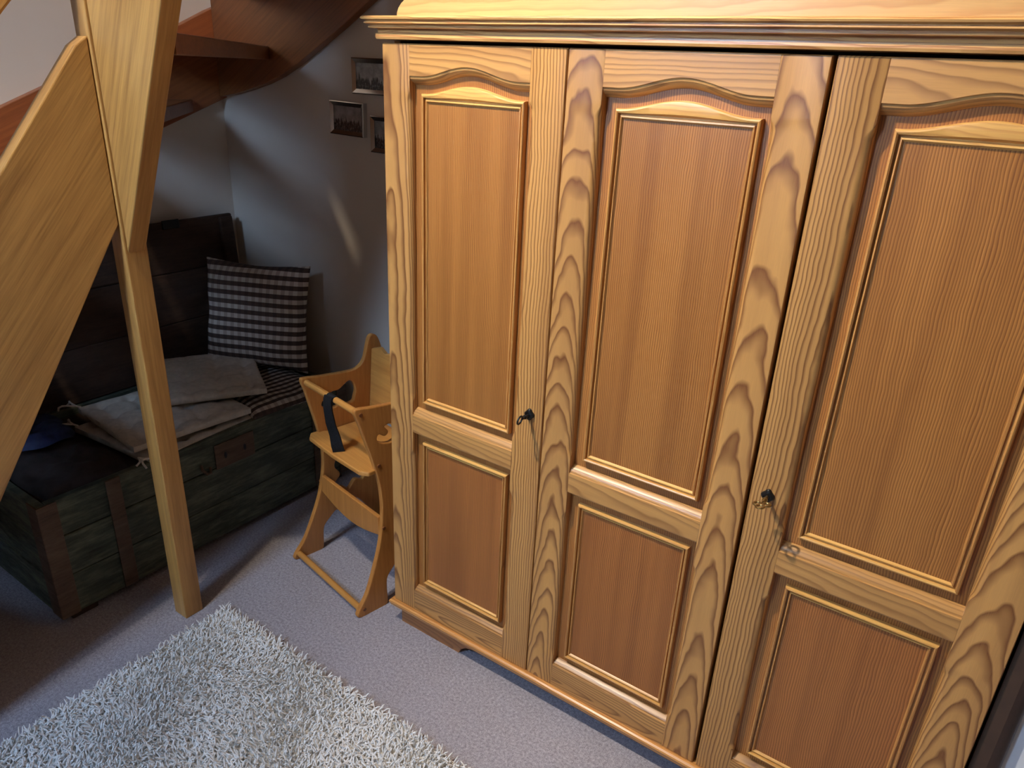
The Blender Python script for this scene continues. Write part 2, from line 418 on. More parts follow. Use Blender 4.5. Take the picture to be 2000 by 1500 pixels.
# carcass
M_side = pine('pine_side', 'z', -.1, .3, .03, .007, 4.4, PL, PD, lines=.6)
M_trim = pine('pine_trim', 'x', 1.66, .03, .03, .007, 8.1, srgb(226, 172, 102), srgb(150, 84, 34), lines=.85)
M_base = pine('pine_base', 'x', .05, .03, .02, .007, 5.2, srgb(224, 160, 86), srgb(156, 88, 36), lines=.6)
M_foot = pine('pine_foot', 'x', .0, .05, .03, .007, 6.6, srgb(170, 112, 62), srgb(110, 60, 28), lines=.6)
M_pedi = pine('pine_pediment', 'x', 1.80, .06, .02, .016, 7.3, srgb(214, 170, 106), srgb(184, 128, 70), warp=.016, lines=.55)
for xx in (.004, 1.480): MB().box((xx, YD*DEEP+.003, .088), (xx+.018, .575, 1.694)).build('side_panel', M_side, W)
MB().box((.022, YD*DEEP+.003, .088), (1.480, .565, .106)).build('floor_panel', M_side, W)
MB().box((.022, YD*DEEP+.003, 1.676), (1.480, .565, 1.694)).build('top_panel', M_dark, W)
MB().box((.022, .565, .088), (1.480, .575, 1.694)).build('back_panel', M_side, W)

def lsweep(prof, yback, xl=0.0, xr=1.5):
    """sweep (outset, z) profile along left side and front, mitred at the front-left corner"""
    secs = [[(xl-o, yback, z) for o, z in prof], [(xl-o, -o, z) for o, z in prof], [(xr, -o, z) for o, z in prof]]
    return MB().loft(secs)
cprof = [(-.03, 1.742), (.028, 1.742), (.0325, 1.7408), (.0345, 1.7378), (.0330, 1.7347), (.0295, 1.7338), (.0250, 1.7318), (.0250, 1.7306), (.0285, 1.7296), (.0285, 1.7268), (.0265, 1.7262),
         (.0180, 1.7240), (.0180, 1.7229), (.0215, 1.7220), (.0215, 1.7182), (.0195, 1.7172), (.0070, 1.7165), (.0060, 1.7085), (.0100, 1.7074), (.0108, 1.7000), (.0090, 1.6955), (-.03, 1.6945)]
lsweep(cprof, .575).build('cornice', M_trim, W, smooth=True, angle=12)
MB().box((.03, .03, 1.6945), (1.5, .57, 1.738)).build('cornice_board', M_trim, W)
bprof = [(-.02, .0875), (.008, .0875), (.0125, .085), (.0140, .080), (.0125, .0755), (.0110, .0745), (.0110, .0715), (.0085, .066), (.004, .0635), (-.02, .0635)]
lsweep(bprof, .575).build('base_moulding', M_base, W, smooth=True, angle=25)
fp = [(.018, 0), (.250, 0), (.258, .018), (.275, .032), (.30, .040), (1.20, .040), (1.225, .032), (1.242, .018), (1.25, 0), (1.482, 0), (1.482, .0635), (.018, .0635)]
MB().prism(fp, lambda p, s: (p[0], [.012, .030][s], p[1])).build('plinth', M_foot, W)
for xx in (.018, 1.464): MB().box((xx, .030, 0), (xx+.018, .56, .0635)).build('plinth_side', M_foot, W)
pd_ = [(.050, 1.742), (.0505, 1.750), (.055, 1.7595), (.064, 1.769), (.080, 1.780), (.11, 1.790), (.2, 1.800), (.35, 1.818), (.5, 1.845), (.62, 1.868), (.75, 1.876)]
pd_ = pd_+[(1.5-x, z) for x, z in pd_[::-1][1:]]
MB().prism(pd_, lambda p, s: (p[0], [-.004, .016][s], p[1])).build('pediment', M_pedi, W, bevel=.002)

# locks and keys
def escutcheon(x, z, parent):
    pts = []
    for a in np.linspace(0, 2*math.pi, 40, endpoint=False):
        r = .0125+.0014*math.cos(4*a)
        pts.append((r*math.cos(a), r*math.sin(a)*1.12))
    secs = [[(x+p[0]*s_, y_, z+p[1]*s_) for p in pts] for s_, y_ in ((1, 0.0), (1, -.003), (.85, -.006), (.55, -.0075), (.5, -.0065))]
    return MB().loft(secs).build('escutcheon', M_iron, parent, smooth=True)
escutcheon(.462, .880, doors[0]); escutcheon(1.040, .877, doors[2])
def key(x, z, tilt, mat, label, fancy):
    k = thing('key', label, 'key', (x, -.0065, z), 0)
    MB().tube([(0, 0, 0), (0, -.012, 0), (0, -.026, 0)], [.0035, .0035, .0030], 10).build('shaft', mat, k, smooth=True)
    MB().tube([(0, -.013, 0), (0, -.0165, 0)], .0055, 12).build('collar', mat, k, smooth=True)
    def bow(cx, cz, r, name):
        ring = [(0, -.030+cx*math.cos(tilt)*0-0, 0)]
        pts = []
        for a in np.linspace(0, 2*math.pi, 21):
            u, v = cx+r*math.cos(a), cz+r*1.15*math.sin(a)
            pts.append((v*math.sin(tilt), -.026-.011-u, v*math.cos(tilt)))
        return MB().tube(pts, .0024, 8).build(name, mat, k, smooth=True)
    if not fancy: bow(.0, .0, .0095, 'bow')
    else:
        for cx, cz, r in ((-.003, -.009, .0065), (-.003, .009, .0065), (.008, 0, .0068)): bow(cx, cz, r, 'bow')
    return k
key(.462, .880, R_(12), M_iron, 'black iron key in the lock beside the middle door', False)
key(1.040, .877, R_(78), M_brass, 'tarnished brass key with pierced bow in the right-hand door', True)

# ---------------------------------------------------------------- staircase
ST = thing('staircase', 'open winding oak staircase around a square newel post', 'staircase', (-.554, -.369, 0))
so = Vector(ST.location)
def smesh(mb, name, mat, **k):
    mb.v = [tuple(Vector(p)-so) for p in mb.v]; return mb.build(name, mat, ST, **k)
smesh(MB().box((-.584, -.398, 0), (-.524, -.339, 2.80)), 'newel_post', M_oak, bevel=.0025)
# lower inner string (plane x = -.53)
lo = [(-.40, 1.245), (-.421, 1.214), (-.798, .625), (-1.20, 0.0), (-1.72, 0.0), (-1.60, .22), (-1.05, .90), (-.638, 1.386), (-.430, 1.650), (-.400, 1.672)]
smesh(MB().prism(lo, lambda p, s: ([-.577, -.531][s], p[0], p[1])), 'stringer', M_oak_d, bevel=.003)
# upper inner string (plane y = -.395)
up = [(-.523, 1.172), (-.495, 1.227), (-.234, 1.742), (-.05, 2.13), (.12, 2.46), (.4, 2.86), (.9, 3.40), (.9, 3.85), (.2, 3.15), (-.15, 2.75), (-.40, 2.32), (-.523, 1.95)]
smesh(MB().prism(up, lambda p, s: (p[0], [-.393, -.345][s], p[1])), 'stringer', M_oak_u, bevel=.003)
# wall string on left wall
wl = [(-1.72, 0), (-1.45, 0), (-1.0, .62), (-.6, .93), (-.25, 1.17), (.05, 1.285), (.31, 1.385), (.599, 1.492), (.599, 1.822), (.551, 1.803), (.435, 1.748), (-.08, 1.530), (-.225, 1.467), (-.6, 1.27), (-1.1, .85)]
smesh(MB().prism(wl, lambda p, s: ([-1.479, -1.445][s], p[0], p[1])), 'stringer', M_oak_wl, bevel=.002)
# wall string on back wall
wbk = [(-1.444, 1.495), (-1.35, 1.51), (-1.26, 1.53), (-1.16, 1.555), (-1.073, 1.584), (-.985, 1.623), (-.898, 1.667), (-.737, 1.751), (-.589, 1.835), (-.3, 2.01), (.0, 2.25), (.9, 3.05),
       (.9, 3.5), (-.1, 2.62), (-.5, 2.33), (-.9, 2.10), (-1.25, 1.95), (-1.40, 1.875), (-1.444, 1.852)]
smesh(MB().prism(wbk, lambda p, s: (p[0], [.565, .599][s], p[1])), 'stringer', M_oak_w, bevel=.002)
# string capping rails on top of wall strings (thin dark lip)
def tread(z, poly, th=.045):
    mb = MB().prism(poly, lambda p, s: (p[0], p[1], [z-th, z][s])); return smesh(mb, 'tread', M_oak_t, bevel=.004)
tread(1.685, [(-.522, -.344), (-.522, -.338), (-.60, -.338), (-1.444, .22), (-1.444, .564), (-1.118, .564), (-.279, -.344)])  # unseen front edge here and on the next tread extended to block lamplight
tread(1.885, [(-.325, -.344), (-1.205, .564), (-.75, .564), (-.18, -.344)])
tread(2.085, [(-.21, -.344), (-.785, .564), (-.45, .564), (-.075, -.344)])
tread(2.285, [(-.10, -.344), (-.485, .564), (-.20, .564), (.02, -.344)])
tread(2.485, [(-.01, -.344), (-.235, .564), (.05, .564), (.12, -.344)])
tread(2.685, [(.09, -.344), (.02, .564), (.30, .564), (.25, -.344)])
tread(1.485, [(-.578, -.338), (-.578, -.415), (-1.444, .03), (-1.444, .440), (-.585, -.338)])
tread(1.285, [(-.578, -.40), (-.578, -.54), (-1.444, -.42), (-1.444, .05), (-.59, -.38)])
zt, yi, yo = 1.085, -.51, -.40
for j in range(5):
    tread(zt, [(-.578, yi), (-.578, yi-.17), (-1.444, yo-.33), (-1.444, yo)])
    zt -= .2; yi -= .145; yo -= .27 if j < 2 else .19
rl = [(-.398, 1.885), (-.563, 1.708), (-.8, 1.43), (-1.6, .50), (-1.6, .57), (-.8, 1.50), (-.563, 1.778), (-.398, 1.957)]
for dz in (0, .22, .44, .66):  # only the lowest rail is in view; those above added to block daylight
    smesh(MB().prism(rl, lambda p, s: ([-.577, -.531][s], p[0], p[1]+dz)), 'balustrade_rail', M_oak_d, bevel=.006)
smesh(MB().box((-.584, -1.66, 0), (-.524, -1.601, 1.30)), 'newel_post', M_oak, bevel=.0025)

# ---------------------------------------------------------------- old chest
def chestmat(name, c1, c2, c3, seed):
    t = NT(name); v = t.obj()
    n1 = t.noise(t.vscale(v, (4, 6, 22), (seed, 0, seed)), 1, 5, .7)
    n2 = t.noise(t.vscale(v, (30, 9, 120), (0, seed, 0)), 1, 3, .6)
    n3 = t.noise(v, 2.6, 3)
    k = t.M('ADD', t.M('MULTIPLY', n1, .7), t.M('MULTIPLY', n2, .3))
    col = t.ramp(k, [(.34, c1), (.47, c2), (.64, c3)])
    t.bump(k, .5, .004)
    return t.fin(t.mix(t.M('MULTIPLY', n3, .5), col, c2), .75, .25)
M_green = chestmat('worn_green_paint', srgb(36, 36, 30), srgb(70, 76, 64), srgb(116, 120, 98), 2.0)
M_oldw = chestmat('old_dark_wood', srgb(34, 24, 18), srgb(56, 40, 30), srgb(74, 54, 40), 5.0)
M_band = chestmat('rusty_brown_band', srgb(58, 46, 38), srgb(92, 74, 60), srgb(114, 96, 78), 8.0)
CX0, CX1, CY0, CY1, CH = -1.395, -.785, -.640, .548, .43
CT = thing('wooden_chest', 'large old green-painted wooden chest with open lid', 'chest', ((CX0+CX1)/2, (CY0+CY1)/2, 0))
co = Vector(CT.location)
def cmesh(mb, name, mat, parent=CT, **k):
    mb.v = [tuple(Vector(p)-co) for p in mb.v]; return mb.build(name, mat, parent, **k)
zs = [.025, .165, .305, .43]
for i in range(3):
    a, b_ = zs[i]+.0015, zs[i+1]-.0015
    dx = [0, .002, -.001][i]
    cmesh(MB().box((CX1-.025, CY0+.024, a), (CX1+dx, CY1-.024, b_)), 'front_plank', M_green, bevel=.003)
    cmesh(MB().box((CX0, CY0+.024, a), (CX0+.025, CY1-.024, b_)), 'back_plank', M_green, bevel=.003)
    for yy in (CY0, CY1-.024):
        cmesh(MB().box((CX0, yy+dx*.5, a), (CX1, yy+.024, b_)), 'end_plank', M_green, bevel=.003)
cmesh(MB().box((CX0+.026, CY0+.026, .025), (CX1-.026, CY1-.026, .045)), 'bottom_board', M_oldw)
cmesh(MB().box((CX0+.026, CY0+.026, .385), (CX1-.027, CY1-.026, .400)), 'inner_tray', M_oldw)
for yy in (CY0+.03, CY1-.11): cmesh(MB().box((CX0+.01, yy, 0), (CX1-.012, yy+.08, .025)), 'skid', M_oldw, bevel=.003)
for (ya, yb) in ((CY0-.003, CY0+.052), (-.445, -.400), (.365, .405), (CY1-.05, CY1+.003)):
    cmesh(MB().box((CX1+.0015, ya, .028), (CX1+.007, yb, .428)), 'band', M_band, bevel=.0015)
cmesh(MB().box((CX1-.055, CY0-.0045, .028), (CX1+.0065, CY0-.0005, .428)), 'band', M_band, bevel=.0015)
lk = cmesh(MB().box((CX1+.0015, -.070, .300), (CX1+.006, .092, .395)), 'lock_plate', M_band, bevel=.002)
for yy in (-.03, .05): cmesh(MB().prism([(yy+.006*math.cos(a), .345+.013*math.sin(a)) for a in np.linspace(0, 2*math.pi, 12, endpoint=False)], lambda p, s: (CX1+[.004, .0068][s], p[0], p[1])), 'keyhole', M_black, lk)
cmesh(MB().tube([(CX1+.004, -.125, .342), (CX1+.016, -.130, .330), (CX1+.022, -.118, .312), (CX1+.014, -.100, .306), (CX1+.004, -.092, .322)], .005, 8), 'hasp', M_band, smooth=True)
# open lid leaning on the wall
lid = MB(); hz = Vector((CX0+.004, 0, CH+.002)); tip = Vector((-1.437, 0, 1.036)); dl = (tip-hz); nl = Vector((dl.z, 0, -dl.x)).normalized()
def lidbox(a, b_, y0, y1, t0, t1):
    P = []
    for t_ in (t0, t1):
        for (s_, yy) in ((a, y0), (b_, y0), (b_, y1), (a, y1)): 
            q = hz+dl*s_+nl*t_; P.append((q.x, yy, q.z))
    return MB().add(P, [(0,1,2,3),(4,5,6,7),(0,1,5,4),(1,2,6,5),(2,3,7,6),(3,0,4,7)])
lidroot = cmesh(lidbox(0, .335, CY0, CY1, -.012, .010), 'lid', M_oldw, bevel=.003)
cmesh(lidbox(.338, .668, CY0, CY1, -.012, .011), 'lid_plank', M_oldw, lidroot, bevel=.003)
cmesh(lidbox(.671, 1.0, CY0, CY1, -.012, .010), 'lid_plank', M_oldw, lidroot, bevel=.006)
cmesh(lidbox(.02, .985, CY1-.07, CY1-.012, .0115, .03), 'lid_batten', M_oldw, lidroot, bevel=.004)
cmesh(lidbox(.02, .985, CY0+.012, CY0+.07, .0115, .03), 'lid_batten', M_oldw, lidroot, bevel=.004)
cmesh(lidbox(.955, 1.012, .23, .30, .0115, .02), 'lid_clasp', M_iron, lidroot, bevel=.002)

# ---------------------------------------------------------------- cushions
def checkmat(name, pu, pv, rot=0):
    t = NT(name); x, y, z = t.sep(t.obj())
    def stripe(c, p, lo=.5):
        return t.M('GREATER_THAN', t.M('FRACT', t.M('ADD', t.M('DIVIDE', c, p), 50.25)), lo)
    h = stripe(y, pv); v_ = stripe(x, pu)
    cream, tan = (.60, .55, .48, 1), (.40, .34, .28, 1)
    d1, d2 = (.050, .028, .022, 1), (.022, .012, .010, 1)
    wv = t.noise(t.obj(), 500, 2)
    c = t.mix(h, t.mix(v_, cream, tan), t.mix(v_, d1, d2))
    c = t.mix(t.M('MULTIPLY', wv, .35), c, (.25, .2, .17, 1))
    t.bump(wv, .3, .001)
    return t.fin(c, .9, .15)
M_check = checkmat('brown_gingham', .030, .036)
M_check2 = checkmat('brown_gingham_small', .030, .030)
def fabric(name, col, var=.25, scale=60):
    t = NT(name); n = t.noise(t.obj(), scale, 4, .6); n2 = t.noise(t.obj(), 600, 2)
    t.bump(t.M('ADD', n2, n), .3, .0015)
    d = tuple(c*(1-var) for c in col[:3])+(1,); l = tuple(min(1, c*(1+var)) for c in col[:3])+(1,)
    return t.fin(t.ramp(n, [(.3, d), (.7, l)]), .95, .1)
M_beige = fabric('beige_cotton', (.52, .47, .39, 1), .12)
M_cord = fabric('pale_cord', (.62, .57, .48, 1), .15)
M_navy = fabric('navy_cloth', (.030, .040, .085, 1), .6, 14)
M_brownc = fabric('dark_brown_cloth', (.035, .027, .024, 1), .3, 16)

def cushion(w_, h_, t_, n=26, pinch=.035, tufts=None, corner_drop=0, crump=.004, edge=.004, seed=1):
    """soft cushion in local XY, thickness along Z, bottom at about -t/2"""
    rs = np.random.default_rng(seed); ph = rs.uniform(0, 6.28, 8)
    mb = MB(); tops, bots = [], []
    for j in range(n+1):
        for i in range(n+1):
            u, v = i/n*2-1, j/n*2-1
            px_ = u*(w_/2)*(1-pinch*(1-abs(v)**1.5*1.0)*abs(u)**3*1.6*(1-v*v*.2)); py_ = v*(h_/2)*(1-pinch*(1-abs(u)**1.5)*abs(v)**3*1.6)
            e = max(0, (1-u**4))*max(0, (1-v**4)); e = e**.5
            zt_ = edge+(t_/2-edge)*e
            wob = crump*(math.sin(5*u+ph[0]+2*v)+math.sin(7*v+ph[1]-3*u)*.7+math.sin(11*u*v+ph[2]))*(.3+.7*(u*u+v*v)/2)
            dz = 0
            if tufts:
                for k in range(tufts):
                    for l in range(tufts):
                        cx_, cy_ = (k+.5)/tufts*2-1, (l+.5)/tufts*2-1
                        d2 = ((u-cx_)**2+(v-cy_)**2)
                        dz -= t_*.42*math.exp(-d2/.008)
                for k in range(tufts):
                    cx_ = (k+.5)/tufts*2-1
                    dz -= t_*.16*(math.exp(-(u-cx_)**2/.003)+math.exp(-(v-cx_)**2/.003))*e
            tops.append((px_, py_, zt_+wob*e+dz)); bots.append((px_, py_, -zt_+wob*.3*e))
    N = (n+1)**2; fs = []
    for j in range(n):
        for i in range(n):
            a = j*(n+1)+i; fs.append((a, a+1, a+n+2, a+n+1)); fs.append((N+a, N+a+n+1, N+a+n+2, N+a+1))
    rim = [i for i in range(n)]+[j*(n+1)+n for j in range(n)]+[n*(n+1)+n-i for i in range(n)]+[(n-j)*(n+1) for j in range(n)]
    for q in range(len(rim)):
        a, b_ = rim[q], rim[(q+1) % len(rim)]; fs.append((a, N+a, N+b_, b_))
    return mb.add(tops+bots, fs)
def place(o, loc, rot):
    o.location = loc; o.rotation_euler = rot; return o
# standing gingham pillow in the corner
pl_ = cushion(.44, .43, .13, 30, .05, crump=.006, seed=3).build('pillow', M_check, None, smooth=True, angle=60)
tag(pl_, 'brown and cream checked pillow standing against the wall', 'pillow')
bx, by, bz = Vector((.90, .40, .0)).normalized(), None, None
fwd = Vector((.41, -.90, .20)).normalized(); upv = (Vector((0, 0, 1))-fwd*fwd.z).normalized(); rt = upv.cross(fwd)
pl_.matrix_world = Matrix(((rt.x, upv.x, fwd.x, -1.105), (rt.y, upv.y, fwd.y, .395), (rt.z, upv.z, fwd.z, .690), (0, 0, 0, 1)))
ck = cushion(.36, .46, .07, 24, .02, crump=.004, seed=4).build('seat_cushion', M_check2, None, smooth=True, angle=60)
tag(ck, 'flat checked cushion lying on the chest below the pillow', 'cushion')
place(ck, (-1.0, .302, .4365), (0, R_(0), R_(86)))
def pad(label, loc, rot, seed, ties):
    o = thing('tufted_seat_pad', label, 'seat pad', loc, 0, 'beige tufted seat pads on the chest')
    o.rotation_euler = rot
    b_ = cushion(.42, .42, .042, 44, .01, tufts=4, crump=.003, edge=.010, seed=seed).build('pad', M_beige, o, smooth=True, angle=70)
    for q, (cx_, cy_, ax, ay) in enumerate(ties):
        for s_ in (-1, 1):
            pts = []; 
            for t_ in np.linspace(0, 1, 7):
                pts.append((cx_+ax*t_+s_*ay*.35*t_+.008*math.sin(7*t_+q+s_), cy_+ay*t_+s_*-ax*.35*t_+.008*math.cos(6*t_+s_), .002+.03*math.sin(2.6*t_)-.010*t_))
            MB().tube(pts, .0035, 6).build('tie', M_cord, o, smooth=True)
    return o
pad('lowest beige tufted seat pad nearest the chest front', (-1.005, -.100, .4235), (0, 0, R_(4)), 11, [(-.2, -.2, -.06, -.03), (.19, -.2, .02, -.05)])
pad('middle beige tufted seat pad of the stack on the chest', (-1.02, -.09, .4675), (0, 0, R_(-5)), 12, [(-.2, -.2, -.05, -.05)])
pad('topmost beige tufted seat pad turned askew on the stack', (-1.10, .115, .5115), (0, R_(.5), R_(-30)), 13, [(-.2, .2, -.05, .05), (-.2, -.2, -.07, .01)])
def cloth(name, label, mat, loc, sx, sy, t_, seed, rz=0, cat='cloth'):
    rs = np.random.default_rng(seed); ph = rs.uniform(0, 6.28, 9); n = 30; top, bot = [], []
    for j in range(n+1):
        for i in range(n+1):
            u, v = i/n*2-1, j/n*2-1
            e = (max(0, 1-u**6)*max(0, 1-v**6))**.5
            z = t_*e*(.75+.18*math.sin(4.2*u+2.5*v+ph[0])+.12*math.sin(7*v-3*u+ph[1])+.08*math.sin(13*u+5*v+ph[2]))
            top.append((u*sx/2+.01*math.sin(5*v+ph[3]), v*sy/2+.01*math.sin(6*u+ph[4]), z)); bot.append((u*sx/2+.01*math.sin(5*v+ph[3]), v*sy/2+.01*math.sin(6*u+ph[4]), -.0005))
    N = (n+1)**2; fs = []
    for j in range(n):
        for i in range(n):
            a = j*(n+1)+i; fs.append((a, a+1, a+n+2, a+n+1)); fs.append((N+a, N+a+n+1, N+a+n+2, N+a+1))
    o = MB().add(top+bot, fs).build(name, mat, None, smooth=True, angle=80)
    o.location = loc; o.rotation_euler = (0, 0, rz); return tag(o, label, cat)
cloth('folded_blanket', 'crumpled dark brown blanket in the left end of the chest', M_brownc, (-1.02, -.470, .4015), .40, .27, .055, 21, R_(3), 'blanket')
cloth('denim_cloth', 'crumpled navy blue cloth tucked beside the seat pads', M_navy, (-1.20, -.475, .4575), .22, .23, .035, 23, R_(-8))

# ---------------------------------------------------------------- child's high chair
HC = thing('high_chair', "child's beech high chair with curved sides and strap", 'chair', (-.505, .03, 0), R_(-11))
SL, WD, TH = .07, .42, .018
outer = [(.034, .700), (.047, .660), (.060, .612), (.085, .520), (.100, .455), (.106, .395), (.104, .330), (.090, .245), (.064, .165), (.026, .075), (-.012, .022), (-.010, .004),
         (.040, .0), (.088, .002), (.094, .020), (.094, .062), (.099, .100), (.125, .130), (.150, .150), (.175, .140), (.200, .165), (.235, .170), (.265, .140), (.29, .10), (.30, .06), (.315, .005),
         (.37, .0), (.415, .004), (.410, .03), (.375, .12), (.345, .22), (.33, .32), (.325, .42), (.333, .55), (.342, .66), (.338, .73), (.328, .767), (.315, .793), (.300, .801), (.288, .790), (.279, .752), (.270, .718), (.248, .694), (.212, .687), (.10, .697), (.050, .7045)]
hole1 = [(.203, .659), (.224, .650), (.238, .616), (.234, .590), (.227, .571), (.205, .566), (.184, .573), (.165, .570), (.146, .566), (.120, .572), (.099, .588), (.101, .606), (.113, .611), (.130, .600), (.140, .608), (.127, .628), (.145, .636), (.168, .637)]
hole2 = [(.215, .425), (.262, .41), (.282, .36), (.258, .325), (.285, .285), (.265, .235), (.232, .245), (.205, .215), (.178, .235), (.150, .225), (.140, .262), (.165, .295), (.143, .335), (.160, .385), (.188, .395)]
sh = (11, 12, 13, 14, 25, 26, 27)
olp = smooth_loop(outer, 6); h1 = smooth_loop(hole1, 5); h2 = smooth_loop(hole2, 5)
def side_panel(sgn):
    me = curve_plate(olp, [h1, h2], TH, .004)
    # plate local: x=depth, y=up, z=thickness -> chair local
    for v in me.vertices:
        d_, z_, t_ = v.co
        base = TH/2+SL*z_ if sgn < 0 else WD-TH/2-SL*z_
        v.co = (base+t_, d_, z_)
    me.update()
    for p in me.polygons: p.use_smooth = False
    return link('side_panel', me, M_beech, HC)
side_panel(-1); side_panel(1)
def xl(z): return TH+SL*z
def xr(z): return WD-TH-SL*z
def bar(d_, z_, r, name, ext=.004):
    return MB().tube([(xl(z_)-ext, d_, z_), (WD/2, d_, z_), (xr(z_)+ext, d_, z_)], r, 14).build(name, M_beech_x, HC, smooth=True)
bar(.048, .692, .0105, 'front_rail'); bar(-.002, .024, .0105, 'floor_bar'); bar(.385, .030, .0105, 'floor_bar')
# seat board
zs_ = .478
so_ = [(xl(zs_)+.004, .30), (xl(zs_)+.004, .115), (xl(zs_)-.012, .10), (xl(zs_)-.014, .065), (xl(zs_)+.012, .046), (WD/2, .040), (xr(zs_)-.012, .046), (xr(zs_)+.014, .065), (xr(zs_)+.012, .10), (xr(zs_)-.004, .115), (xr(zs_)-.004, .30)]
MB().prism(so_, lambda p, s: (p[0], p[1], [zs_, zs_+.016][s])).build('seat', M_beech_x, HC, bevel=.004)
# backrest with shaped top
bt = [(xl(.51)+.001, .51), (xr(.51)-.001, .51), (xr(.77)-.001, .755), (WD/2+.09, .772), (WD/2+.06, .757), (WD/2, .775), (WD/2-.06, .757), (WD/2-.09, .772), (xl(.77)+.001, .755)]
MB().prism(bt, lambda p, s: (p[0], [.288, .304][s]+(p[1]-.5)*.02, p[1])).build('backrest', M_beech_x, HC, bevel=.003)
# footrest board with curved lower edge
ft = [(xl(.30)+.001, .318)]+[(xr(.30)-.001, .318)]+[(xl(.24)+(xr(.24)-xl(.24))*(1-t_), .252-.034*math.sin(math.pi*t_)) for t_ in np.linspace(0, 1, 12)]
MB().prism(ft, lambda p, s: (p[0], [.094, .108][s], p[1])).build('footrest', M_beech, HC, bevel=.003)
# strap from rail to seat front
ws = .018
def strip(pts, wid, th, name, par):
    secs = []
    for (x_, y_, z_, tw) in pts:
        c_, s_ = math.cos(tw), math.sin(tw)
        secs.append([(x_+a*c_-b_*s_, y_+a*s_+b_*c_, z_) for a, b_ in ((-wid, -th), (wid, -th), (wid, th), (-wid, th))])
    return MB().loft(secs).build(name, M_strap, par, smooth=True)
xs = WD/2+.012
st = strip([(xs, .035, .702, .1), (xs-.002, .032, .688, .1), (xs-.006, .034, .655, .2), (xs-.012, .044, .60, .35), (xs-.014, .058, .55, .5), (xs-.012, .062, .515, .8), (xs-.010, .066, .495, 1.1)], .019, .0022, 'strap', HC)
MB().tube([(xs-.019, .048, .692), (xs, .048, .692), (xs+.019, .048, .692)], .0128, 14).build('strap_loop', M_strap, HC, smooth=True)
for sgn, xx in ((-1, 0), (1, 0)):
    for (d_, z_) in ((.050, .690), (.10, .486+.02), (.101, .285), (.005, .026)):
        x_ = (SL*z_-.0015) if sgn < 0 else WD-SL*z_+.0015
        MB().tube([(x_-.002, d_, z_), (x_+.002, d_, z_)], .0062, 12).build('bolt_cap', M_oak_t, HC, smooth=True)

# ---------------------------------------------------------------- pictures on the back wall
def photomat(name, seed, tint, dark):
    t = NT(name); v = t.obj(); x, y, z = t.sep(v)
    skyline = t.noise(t.comb(t.M('MULTIPLY', x, 75), seed*1.7, 0.0), 1, 3, .7)
    h = t.M('ADD', t.M('MULTIPLY', t.M('ADD', skyline, -.5), .11), -.006)
    fig = t.M('MULTIPLY', t.M('SUBTRACT', h, z), 160, clamp=True)
    n2 = t.noise(t.vscale(v, (130, 1, 80), (0, 0, seed)), 1, 3, .7)
    n3 = t.noise(t.vscale(v, (26, 1, 26), (seed, 0, 0)), 1, 3, .6)
    mid = tuple(c*.55 for c in tint[:3])+(1,)
    sky = t.ramp(n3, [(.35, mid), (.65, tint)])
    crowd = t.ramp(n2, [(.42, dark), (.58, tuple(c*.25 for c in tint[:3])+(1,)), (.74, tint)])
    return t.fin(t.mix(fig, sky, crowd), .25, .5)
def picture(x0, x1, z0, z1, label, seed, tint, rot=0):
    cx_, cz_ = (x0+x1)/2, (z0+z1)/2; w_, h_ = (x1-x0)/2, (z1-z0)/2
    P = thing('picture_frame', label, 'picture', (cx_, YB, cz_)); P.rotation_euler = (0, rot, 0)
    fw = .016
    prof = [(0, -.001), (0, -.019), (.003, -.021), (fw, -.0145), (fw, -.001)]
    cs = [(-w_, -h_), (w_, -h_), (w_, h_), (-w_, h_)]
    for q in range(4):
        a, b_ = cs[q], cs[(q+1) % 4]
        sec = []
        for c_ in (a, b_):
            sec.append([(c_[0]-math.copysign(s_, c_[0]), y_, c_[1]-math.copysign(s_, c_[1])) for s_, y_ in prof])
        MB().loft(sec).build('frame_moulding', M_silver, P)
    MB().box((-w_+fw-.001, -.010, -h_+fw-.001), (w_-fw+.001, -.002, h_-fw+.001)).build('photo_print', photomat('old_photo_%d' % seed, seed, tint, (.012, .010, .010, 1)), P)
    return P
picture(-.830, -.660, 1.402, 1.516, 'small silver-framed group photo, lowest left of the pictures', 3, (.34, .30, .27, 1), R_(1))
picture(-.710, -.540, 1.545, 1.660, 'silver-framed old street photo highest on the wall', 5, (.42, .42, .40, 1))
picture(-.628, -.458, 1.356, 1.478, 'silver-framed photo mostly hidden behind the wardrobe edge', 7, (.30, .32, .32, 1))

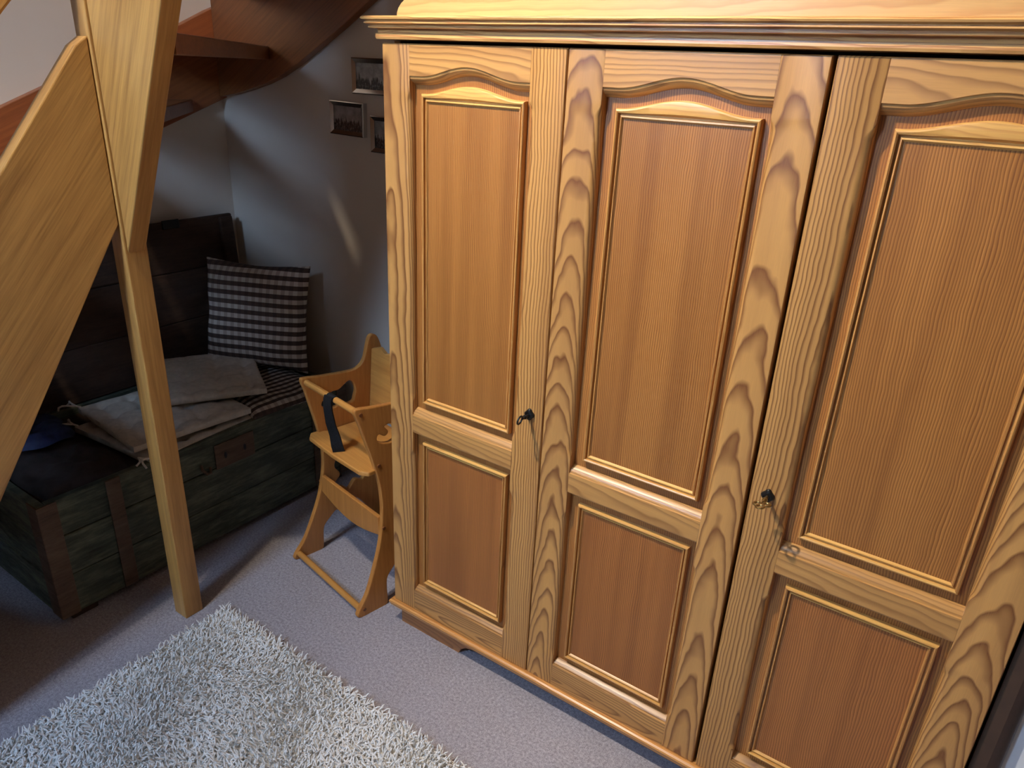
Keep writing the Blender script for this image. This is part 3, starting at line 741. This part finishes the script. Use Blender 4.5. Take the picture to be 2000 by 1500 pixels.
# ---------------------------------------------------------------- shag rug
RX0, RX1, RY0, RY1 = -.470, 1.23, -2.05, -.288
RG = thing('shag_rug', 'thick pale shaggy rug on the carpet', 'rug', ((RX0+RX1)/2, (RY0+RY1)/2, 0))
ro = Vector(RG.location)
t = NT('shag_yarn')
at_ = t.n('ShaderNodeAttribute', attribute_name='shade').outputs['Fac']
yc = t.ramp(at_, [(0, (.80, .77, .72, 1)), (.5, (.94, .92, .88, 1)), (1, (.97, .96, .94, 1))])
t.bump(t.noise(t.obj(), 900, 2), .3, .001); M_yarn = t.fin(yc, .9, .12)
M_back = fabric('rug_backing', (.74, .70, .63, 1), .1)
bk = MB().box((RX0+.012, RY0+.012, 0.0005), (RX1-.012, RY1-.012, .008)); bk.v = [tuple(Vector(p)-ro) for p in bk.v]; bk.build('backing', M_back, RG)
def strands():
    pts = []
    def fill(x0, x1, y0, y1, p):
        nx, ny = int((x1-x0)/p), int((y1-y0)/p)
        gx, gy = np.meshgrid((np.arange(nx)+.5)/nx*(x1-x0)+x0, (np.arange(ny)+.5)/ny*(y1-y0)+y0)
        q = np.stack([gx.ravel(), gy.ravel()], 1); return q+rng.uniform(-.5, .5, q.shape)*p
    e = .010
    pts = np.concatenate([fill(RX0+e, .66, -1.10, RY1-e, .0070), fill(.66, RX1-e, -1.10, RY1-e, .013), fill(RX0+e, RX1-e, RY0+e, -1.10, .015)])
    n = len(pts); ns, nr = 5, 5
    big = rng.uniform(0, 6.28, 6)
    # combed direction field with local clumps
    ang = 1.6*np.sin(pts[:, 0]*9+big[0])+1.4*np.sin(pts[:, 1]*11+pts[:, 0]*4+big[1])+rng.normal(0, 1.25, n)
    lean = np.clip(.98+.25*np.sin(pts[:, 0]*14+pts[:, 1]*9+big[2])+rng.normal(0, .25, n), .2, 1.35)
    L = rng.uniform(.020, .031, n); rad = rng.uniform(.0017, .0026, n)
    curl = rng.normal(0, 1.6, n)
    P = np.zeros((n, nr, 3)); pos = np.column_stack([pts, np.full(n, .007)]); P[:, 0] = pos
    for k in range(1, nr):
        a = ang+curl*(k/nr); inc = lean*(.35+.75*k/nr)
        step = np.column_stack([np.cos(a)*np.sin(inc), np.sin(a)*np.sin(inc), np.cos(inc)])*(L/(nr-1))[:, None]
        pos = pos+step; P[:, k] = pos
    T = np.gradient(P, axis=1); T /= np.linalg.norm(T, axis=2, keepdims=True)
    ref = np.array([.3, .2, .93]); A = np.cross(T, np.array([np.cos(1.1), np.sin(1.1), .05])); A /= np.linalg.norm(A, axis=2, keepdims=True); B = np.cross(T, A)
    rr = rad[:, None]*np.array([.8, 1.0, 1.1, 1.0, .55])[None]
    th = np.arange(ns)*2*np.pi/ns
    V = P[:, :, None, :]+rr[:, :, None, None]*(A[:, :, None, :]*np.cos(th)[None, None, :, None]+B[:, :, None, :]*np.sin(th)[None, None, :, None])
    V = V.reshape(-1, 3)-np.array(ro)
    base = (np.arange(n)*nr*ns)[:, None, None]
    k = np.arange(nr-1)[None, :, None]*ns; j = np.arange(ns)[None, None, :]; j2 = (j+1) % ns
    Q = np.stack([base+k+j, base+k+j2, base+k+ns+j2, base+k+ns+j], -1).reshape(-1, 4)
    me = bpy.data.meshes.new('pile')
    me.vertices.add(len(V)); me.vertices.foreach_set('co', V.astype(np.float32).ravel())
    me.loops.add(Q.size); me.loops.foreach_set('vertex_index', Q.astype(np.int32).ravel())
    me.polygons.add(len(Q)); me.polygons.foreach_set('loop_start', np.arange(0, Q.size, 4, dtype=np.int32))
    me.polygons.foreach_set('use_smooth', np.ones(len(Q), dtype=bool))
    me.update(calc_edges=True)
    sh_ = np.repeat(np.clip(rng.normal(.5, .25, n), 0, 1), nr*ns).astype(np.float32)
    a_ = me.attributes.new('shade', 'FLOAT', 'POINT'); a_.data.foreach_set('value', sh_)
    return me
pile = link('pile', strands(), M_yarn, RG); pile['kind'] = 'stuff'
